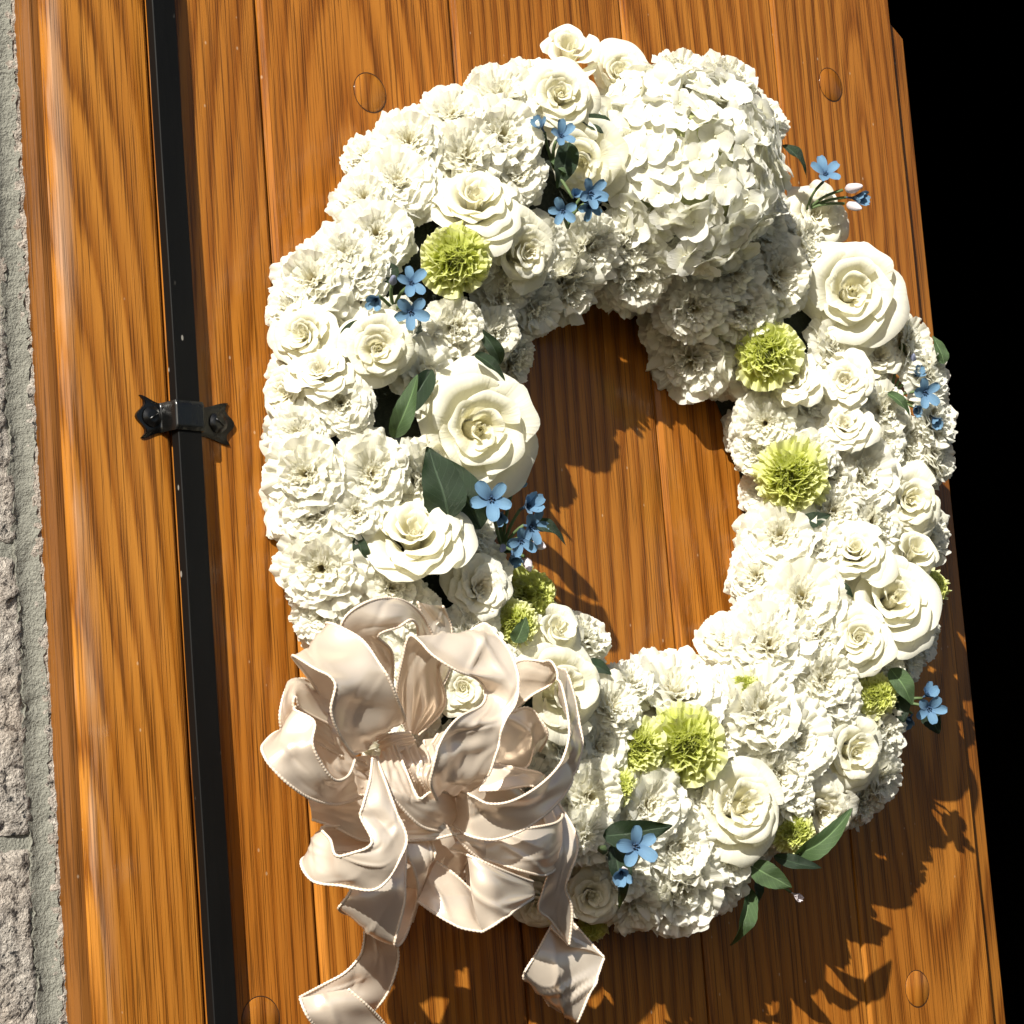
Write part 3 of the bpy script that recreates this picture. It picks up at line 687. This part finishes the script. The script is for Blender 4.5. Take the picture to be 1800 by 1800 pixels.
# sprigs of blue star flowers: root pixel, [(px, py, diameter, mesh, facing, lift, kind)]
sprigs = [((985, 290), [(952, 225, 58, 3, (-.4, .6), .016, 'b'), (985, 240, 66, 1, (.5, .5), .022, 'b'), (1010, 345, 50, 4, (.2, .3), .012, 'd')]),
 ((1010, 400), [(1036, 340, 76, 1, (.6, .1), .020, 'd'), (990, 370, 64, 0, (-.1, -.2), .024, 'd'), (1035, 362, 60, 2, (.7, -.3), .018, 'b')]),
 ((700, 540), [(722, 498, 72, 0, (.2, .3), .022, 'b'), (662, 525, 66, 3, (-.2, -.3), .016, 'd'), (722, 548, 78, 0, (.1, -.2), .024, 'b'), (690, 497, 34, -1, (.1, .5), .016, 'u')]),
 ((900, 965), [(864, 878, 92, 0, (.0, .05), .050, 'b'), (905, 855, 60, 3, (.3, .5), .020, 'b'), (915, 950, 70, 0, (.3, -.2), .022, 'b'), (925, 890, 84, 3, (.6, .3), .022, 'b'), (932, 925, 78, 1, (.7, -.1), .022, 'b'), (902, 975, 66, 4, (.2, -.6), .014, 'd'), (880, 905, 60, 3, (-.2, -.4), .010, 'd'), (925, 985, 40, -1, (.3, -.8), .016, 'p'), (940, 955, 40, -1, (.8, -.3), .014, 'p'), (885, 960, 30, -1, (-.2, -.5), .012, 'u')]),
 ((1065, 1500), [(1116, 1488, 94, 0, (.3, .05), .046, 'b'), (1092, 1532, 74, 3, (.0, -.4), .030, 'b'), (1062, 1495, 40, -1, (-.3, .2), .018, 'g'), (1095, 1525, 34, -1, (.2, -.4), .022, 'p')]),
 ((1430, 360), [(1450, 308, 74, 1, (.2, .75), .014, 'b'), (1500, 348, 64, 4, (1.2, -.1), .010, 'b'), (1490, 332, 44, -1, (1.0, .2), .012, 'p'), (1492, 360, 40, -1, (1.0, -.3), .010, 'p')]),
 ((1580, 700), [(1608, 660, 56, 4, (.5, .5), .014, 'd'), (1625, 690, 70, 1, (.4, -.1), .024, 'd'), (1640, 735, 54, 4, (.5, -.6), .014, 'd'), (1600, 640, 36, -1, (.3, .8), .012, 'u'), (1610, 715, 52, 4, (.2, -.4), .016, 'd'), (1585, 620, 30, -1, (.1, .9), .010, 'g')]),
 ((1590, 1245), [(1628, 1222, 62, 3, (.5, .4), .012, 'b'), (1632, 1245, 70, 1, (.3, -.2), .014, 'b'), (1600, 1262, 60, 4, (-.3, -.5), .010, 'd'), (1590, 1240, 36, -1, (-.4, .2), .012, 'p')]),
 ((1000, 1150), [(1002, 1112, 50, 4, (.2, .7), .010, 'p'), (1012, 1145, 44, -1, (.4, .2), .012, 'u')]),
 ((1340, 1545), [(1396, 1572, 40, 4, (.8, -.5), .006, 'p')])]
KM = {'b': BLUE, 'd': BLUE, 'u': DUSK, 'p': PALE, 'g': STEM}
for root, fl in sprigs:
    p0, n0 = skin(*root); p0 = p0-n0*.006
    mb = MB(); kids = []
    for (px, py, d, mi, fc, lf, kd) in fl:
        p, n = skin(px, py); t0 = CAM-p; t0 /= np.linalg.norm(t0)
        # keep sprig flowers near the root's depth so stems stay short
        dep = (p0-CAM) @ CF; dd = ray(px, py); cur = (p-CAM) @ CF; dep = max(min(cur, dep+.012), dep-.03)-lf
        p = CAM+dd*(dep/(dd @ CF)); s = d/2*pxm(p)
        m = t0+fc[0]*CR+fc[1]*CU; m /= np.linalg.norm(m); kids.append((p, m, s, mi, kd))
        e = p-m*s*.5; q = np.linspace(0, 1, 7)[:, None]; bow = np.sin(q*math.pi)*.006
        mb.tube(p0*(1-q)**1.0+e*q+bow*(t0*.3+CU*.3-CR*.2), .0011, 6, .3)
    sp = obj('blue_star_sprig', mb.build('blue_star_sprig'), STEM, wreath, WI)
    for (p, m, s, mi, kd) in kids:
        obj('bud' if mi < 0 else 'star_flower', BUD if mi < 0 else STAR[mi], KM[kd], sp, frame(p, m, random.uniform(0, 6.28), s*(1.4 if mi < 0 else 1)))

# ------------------------------------------------------------------ satin bow
bow = empty('satin_bow', tuple(at(690, 1305, .09)), label='blush satin ribbon bow with stitched hems and two tails on the lower wreath', category='bow')
BI = Matrix.Translation(tuple(-at(690, 1305, .09)))
def catmull(P, ns):
    P = np.asarray(P, float); n = len(P); ts = np.linspace(0, n-1, ns); out = []
    for t in ts:
        i = min(int(t), n-2); f = t-i; p0, p1, p2, p3 = P[max(i-1, 0)], P[i], P[i+1], P[min(i+2, n-1)]
        out.append(.5*((2*p1)+(p2-p0)*f+(2*p0-5*p1+4*p2-p3)*f*f+(3*p1-p0-3*p2+p3)*f**3))
    return np.array(out)
def ribbon(name, pairs, bulge=.05, wr=.025, seed=0, hems=True, dh=0.0):
    g = np.random.default_rng(seed)
    A = np.array([at(a[0], a[1], a[2]*.78+dh) for a, b in pairs]); B = np.array([at(b[0], b[1], b[2]*.78+dh) for a, b in pairs])
    ns = 9*(len(pairs)-1)+1; A = catmull(A, ns); B = catmull(B, ns); nw = 27; wv = np.linspace(0, 1, nw)
    P = A[:, None]*(1-wv[None, :, None])+B[:, None]*wv[None, :, None]
    tl = np.gradient((A+B)/2, axis=0); tl /= np.linalg.norm(tl, axis=1)[:, None]+1e-9; cr = B-A; W = np.linalg.norm(cr, axis=1)+1e-6
    n = np.cross(tl, cr/W[:, None]); n /= np.linalg.norm(n, axis=1)[:, None]+1e-9
    flip = np.sign((n @ TOCAM)); n *= np.where(flip == 0, 1, flip)[:, None]
    # keep the normal continuous so the bulge does not flip across a twist
    for i in range(1, ns):
        if n[i] @ n[i-1] < 0: n[i] *= -1
    S, Wv = np.meshgrid(np.linspace(0, 1, ns), wv, indexing='ij'); L = ns/9
    p1, p2, p3 = g.uniform(0, 6.28, 3)
    dsp = bulge*np.sin(Wv*math.pi)+wr*(np.sin(S*L*2.1+Wv*3.1+p1)*.7+np.sin(S*L*3.7-Wv*4.5+p2)*.45+np.sin(Wv*7+S*L*1.3+p3)*.3)*np.sin(Wv*math.pi)**.6
    dk = np.linalg.norm((A+B)/2-KNOT, axis=1)
    dsp = dsp*np.clip(dk/.02, .3, 1)[:, None]+.085*np.exp(-(dk/.032)**2)[:, None]*np.sin(Wv*g.uniform(20, 30)+p1+S*2)
    for _ in range(max(2, int(L*1.3))):
        c0_, c1_, s0_, wd_ = g.uniform(.1, .9), g.uniform(-1.6, 1.6), g.uniform(0, 1), g.uniform(.03, .075)
        dsp = dsp+g.uniform(-.05, .07)*np.exp(-((Wv-c0_-c1_*(S-s0_)*L/3)/wd_)**2)*np.exp(-((S-s0_)*L/.9)**2)
    P = P+n[:, None, :]*(dsp*np.minimum(W, .06)[:, None])[:, :, None]
    uv = np.stack([S*L*.03, Wv*.05], -1)
    mb = MB(); mb.grid(P, nw, ns, Wv, 0, uv)
    o = obj(name, mb.build(name), SATIN, bow, BI)
    if hems:
        for e in (0, -1):
            pts = P[:, e]; seg = np.linalg.norm(np.diff(pts, axis=0), axis=1); s = np.concatenate([[0], np.cumsum(seg)])
            m = max(12, int(s[-1]/.00075)); q = np.linspace(0, s[-1], m); pp = np.stack([np.interp(q, s, pts[:, c]) for c in range(3)], -1)
            k = np.arange(m); rad = .00085*(1+.26*np.where(k % 3 == 0, -1, .5))
            hb = MB(); hb.tube(pp, rad, 6); obj('stitched_hem', hb.build('stitched_hem'), HEM, o)
    return o
KNOT = at(692, 1308, .085)
def pr(s):
    out = []
    for q in s.split(';'):
        a = [float(x) for x in q.split(',')]; out.append((tuple(a[:3]), tuple(a[3:6])))
    return out
loops = [
 '692,1262,.12,640,1318,.12; 712,1268,.15,623,1327,.145; 700,1233,.168,600,1297,.160; 683,1192,.176,582,1250,.172; 667,1167,.174,588,1198,.178; 633,1122,.162,548,1172,.166; 575,1095,.138,514,1153,.140; 592,1125,.112,545,1195,.110; 650,1215,.095,590,1262,.095; 690,1280,.09,650,1310,.09',
 '620,1250,.10,690,1230,.10; 603,1150,.12,690,1150,.12; 602,1092,.135,664,1118,.135; 648,1057,.142,700,1102,.140; 703,1054,.134,724,1090,.136; 748,1090,.115,735,1112,.115; 770,1170,.10,725,1180,.10; 735,1280,.09,690,1270,.09',
 '735,1058,.115,778,1065,.112; 742,1085,.110,787,1085,.105; 748,1120,.105,794,1112,.10; 742,1200,.10,790,1180,.095; 720,1280,.09,740,1270,.09',
 '735,1292,.10,716,1287,.10; 782,1238,.118,696,1232,.115; 775,1165,.14,706,1165,.14; 846,1098,.156,722,1117,.156; 888,1132,.170,760,1151,.172; 908,1175,.178,802,1178,.178; 912,1208,.182,836,1192,.172; 906,1238,.180,853,1214,.164; 892,1260,.178,846,1240,.168; 882,1282,.176,806,1262,.178; 877,1302,.172,778,1296,.182; 871,1327,.170,763,1340,.180; 856,1365,.160,757,1377,.170; 832,1386,.145,766,1402,.15; 800,1400,.12,775,1420,.12',
 '575,1272,.118,572,1215,.09; 530,1247,.134,540,1197,.10; 519,1224,.140,508,1203,.11; 517,1248,.134,492,1256,.114; 540,1290,.11,500,1305,.10',
 '602,1330,.10,590,1290,.10; 505,1285,.112,548,1242,.12; 463,1308,.130,516,1246,.142; 466,1332,.143,552,1268,.158; 485,1357,.148,549,1306,.162; 512,1382,.148,564,1341,.158; 545,1403,.142,588,1371,.152; 590,1414,.13,612,1364,.142; 634,1402,.115,625,1336,.13',
 '548,1440,.10,540,1400,.105; 590,1455,.104,590,1398,.108; 640,1478,.10,645,1398,.104; 690,1470,.09,690,1400,.09',
 '664,1338,.135,655,1332,.14; 676,1370,.154,650,1372,.154; 694,1420,.164,638,1416,.158; 715,1472,.168,634,1436,.156; 703,1510,.166,653,1474,.162; 680,1548,.160,646,1490,.164; 652,1565,.154,615,1501,.158; 600,1557,.142,590,1503,.148; 549,1548,.124,581,1477,.136; 530,1512,.108,566,1455,.118; 575,1500,.095,610,1450,.10; 680,1500,.09,680,1440,.09',
 '645,1490,.112,715,1478,.118; 630,1535,.124,712,1540,.130; 612,1573,.128,710,1590,.132; 596,1599,.118,694,1660,.120; 635,1600,.098,715,1640,.10; 690,1520,.09,746,1535,.09',
 '700,1470,.118,748,1462,.115; 728,1530,.120,765,1500,.124; 735,1575,.108,748,1530,.110; 725,1620,.09,735,1590,.09',
 '662,1332,.125,696,1308,.125; 667,1352,.140,712,1350,.138; 682,1390,.148,726,1385,.146; 704,1418,.146,738,1404,.150; 740,1452,.14,756,1393,.150; 775,1460,.13,780,1392,.14; 800,1450,.11,800,1400,.12',
 '700,1318,.118,768,1308,.118; 716,1345,.128,772,1336,.128; 730,1378,.122,770,1366,.125; 735,1402,.105,765,1385,.11',
 '880,1272,.10,888,1200,.10; 930,1226,.122,910,1163,.124; 966,1204,.135,952,1162,.142; 992,1176,.140,972,1166,.156; 1008,1218,.142,988,1208,.168; 1018,1268,.144,998,1255,.174; 1024,1305,.146,1000,1296,.176; 1016,1345,.148,985,1342,.176; 997,1390,.152,948,1381,.176; 965,1426,.156,900,1408,.174; 920,1458,.156,860,1413,.168; 868,1476,.150,832,1400,.160; 818,1466,.138,818,1393,.148; 790,1440,.11,800,1390,.12',
 '872,1268,.116,868,1345,.112; 905,1250,.124,905,1350,.116; 934,1247,.128,928,1346,.118; 962,1288,.128,938,1312,.124; 950,1320,.11,925,1330,.11',
 '862,1342,.110,842,1390,.112; 908,1350,.122,880,1388,.126; 954,1362,.130,936,1382,.138; 965,1390,.115,930,1410,.118',
 '790,1492,.118,825,1462,.118; 868,1515,.130,890,1460,.132; 918,1531,.136,935,1455,.140; 958,1538,.126,978,1446,.132; 976,1520,.104,987,1430,.106; 940,1480,.09,950,1420,.09',
 '820,1502,.150,848,1638,.148; 850,1515,.158,872,1624,.158; 893,1534,.154,905,1600,.152; 936,1550,.132,937,1578,.132; 905,1532,.110,905,1590,.112; 820,1480,.095,820,1560,.10',
 '766,1514,.106,734,1584,.112; 798,1536,.112,768,1608,.126; 832,1570,.116,808,1630,.138; 846,1600,.118,848,1638,.147',
 '700,1430,.098,860,1420,.098; 705,1500,.100,850,1500,.100; 715,1560,.092,800,1570,.092',
 '503,1262,.098,562,1222,.098; 512,1318,.102,592,1280,.102; 555,1380,.098,622,1330,.098; 620,1402,.092,662,1342,.092',
 '560,1330,.088,700,1330,.092; 590,1400,.090,720,1400,.094; 600,1470,.086,740,1470,.090',
 '745,1300,.098,880,1290,.098; 750,1370,.100,900,1370,.102; 740,1440,.098,960,1440,.100; 760,1500,.092,950,1510,.094',
 '770,1290,.110,820,1270,.112; 745,1330,.124,790,1330,.126; 735,1362,.132,768,1372,.134; 752,1392,.126,772,1398,.128',
 '690,1480,.112,720,1440,.115; 760,1475,.130,770,1440,.132; 815,1465,.132,830,1500,.130; 870,1480,.12,880,1530,.12; 920,1500,.10,930,1550,.10']
for i, s in enumerate(loops): ribbon('loop', pr(s), .075, .05, 700+i)
tails = [
 '662,1600,.085,705,1580,.085; 643,1630,.080,690,1612,.082; 640,1656,.074,699,1668,.078; 632,1682,.070,699,1692,.074; 606,1710,.062,690,1725,.068; 570,1730,.056,676,1754,.060; 527,1753,.058,656,1778,.050',
 '527,1754,.059,612,1738,.072; 538,1782,.064,642,1764,.074; 560,1815,.058,676,1800,.066; 590,1870,.05,715,1860,.056',
 '978,1405,.10,955,1430,.10; 1016,1477,.116,970,1505,.112; 1002,1535,.112,956,1560,.104; 994,1562,.106,947,1598,.10; 1006,1600,.10,966,1616,.096; 1001,1660,.088,994,1652,.084',
 '968,1630,.068,1004,1618,.060; 984,1645,.074,1032,1650,.066; 1000,1661,.082,1062,1683,.076',
 '970,1626,.066,1062,1684,.076; 944,1674,.070,1041,1736,.078; 920,1717,.064,1017,1793,.066; 942,1732,.054,1014,1792,.056; 966,1768,.050,1010,1796,.050']
for i, s in enumerate(tails): ribbon('tail', pr(s), .03, .035, 760+i)
# gathered centre
ribbon('knot', pr('664,1300,.108,674,1330,.106; 678,1293,.118,690,1324,.118; 700,1289,.120,710,1316,.120; 722,1288,.110,730,1310,.108'), .12, .03, 790)
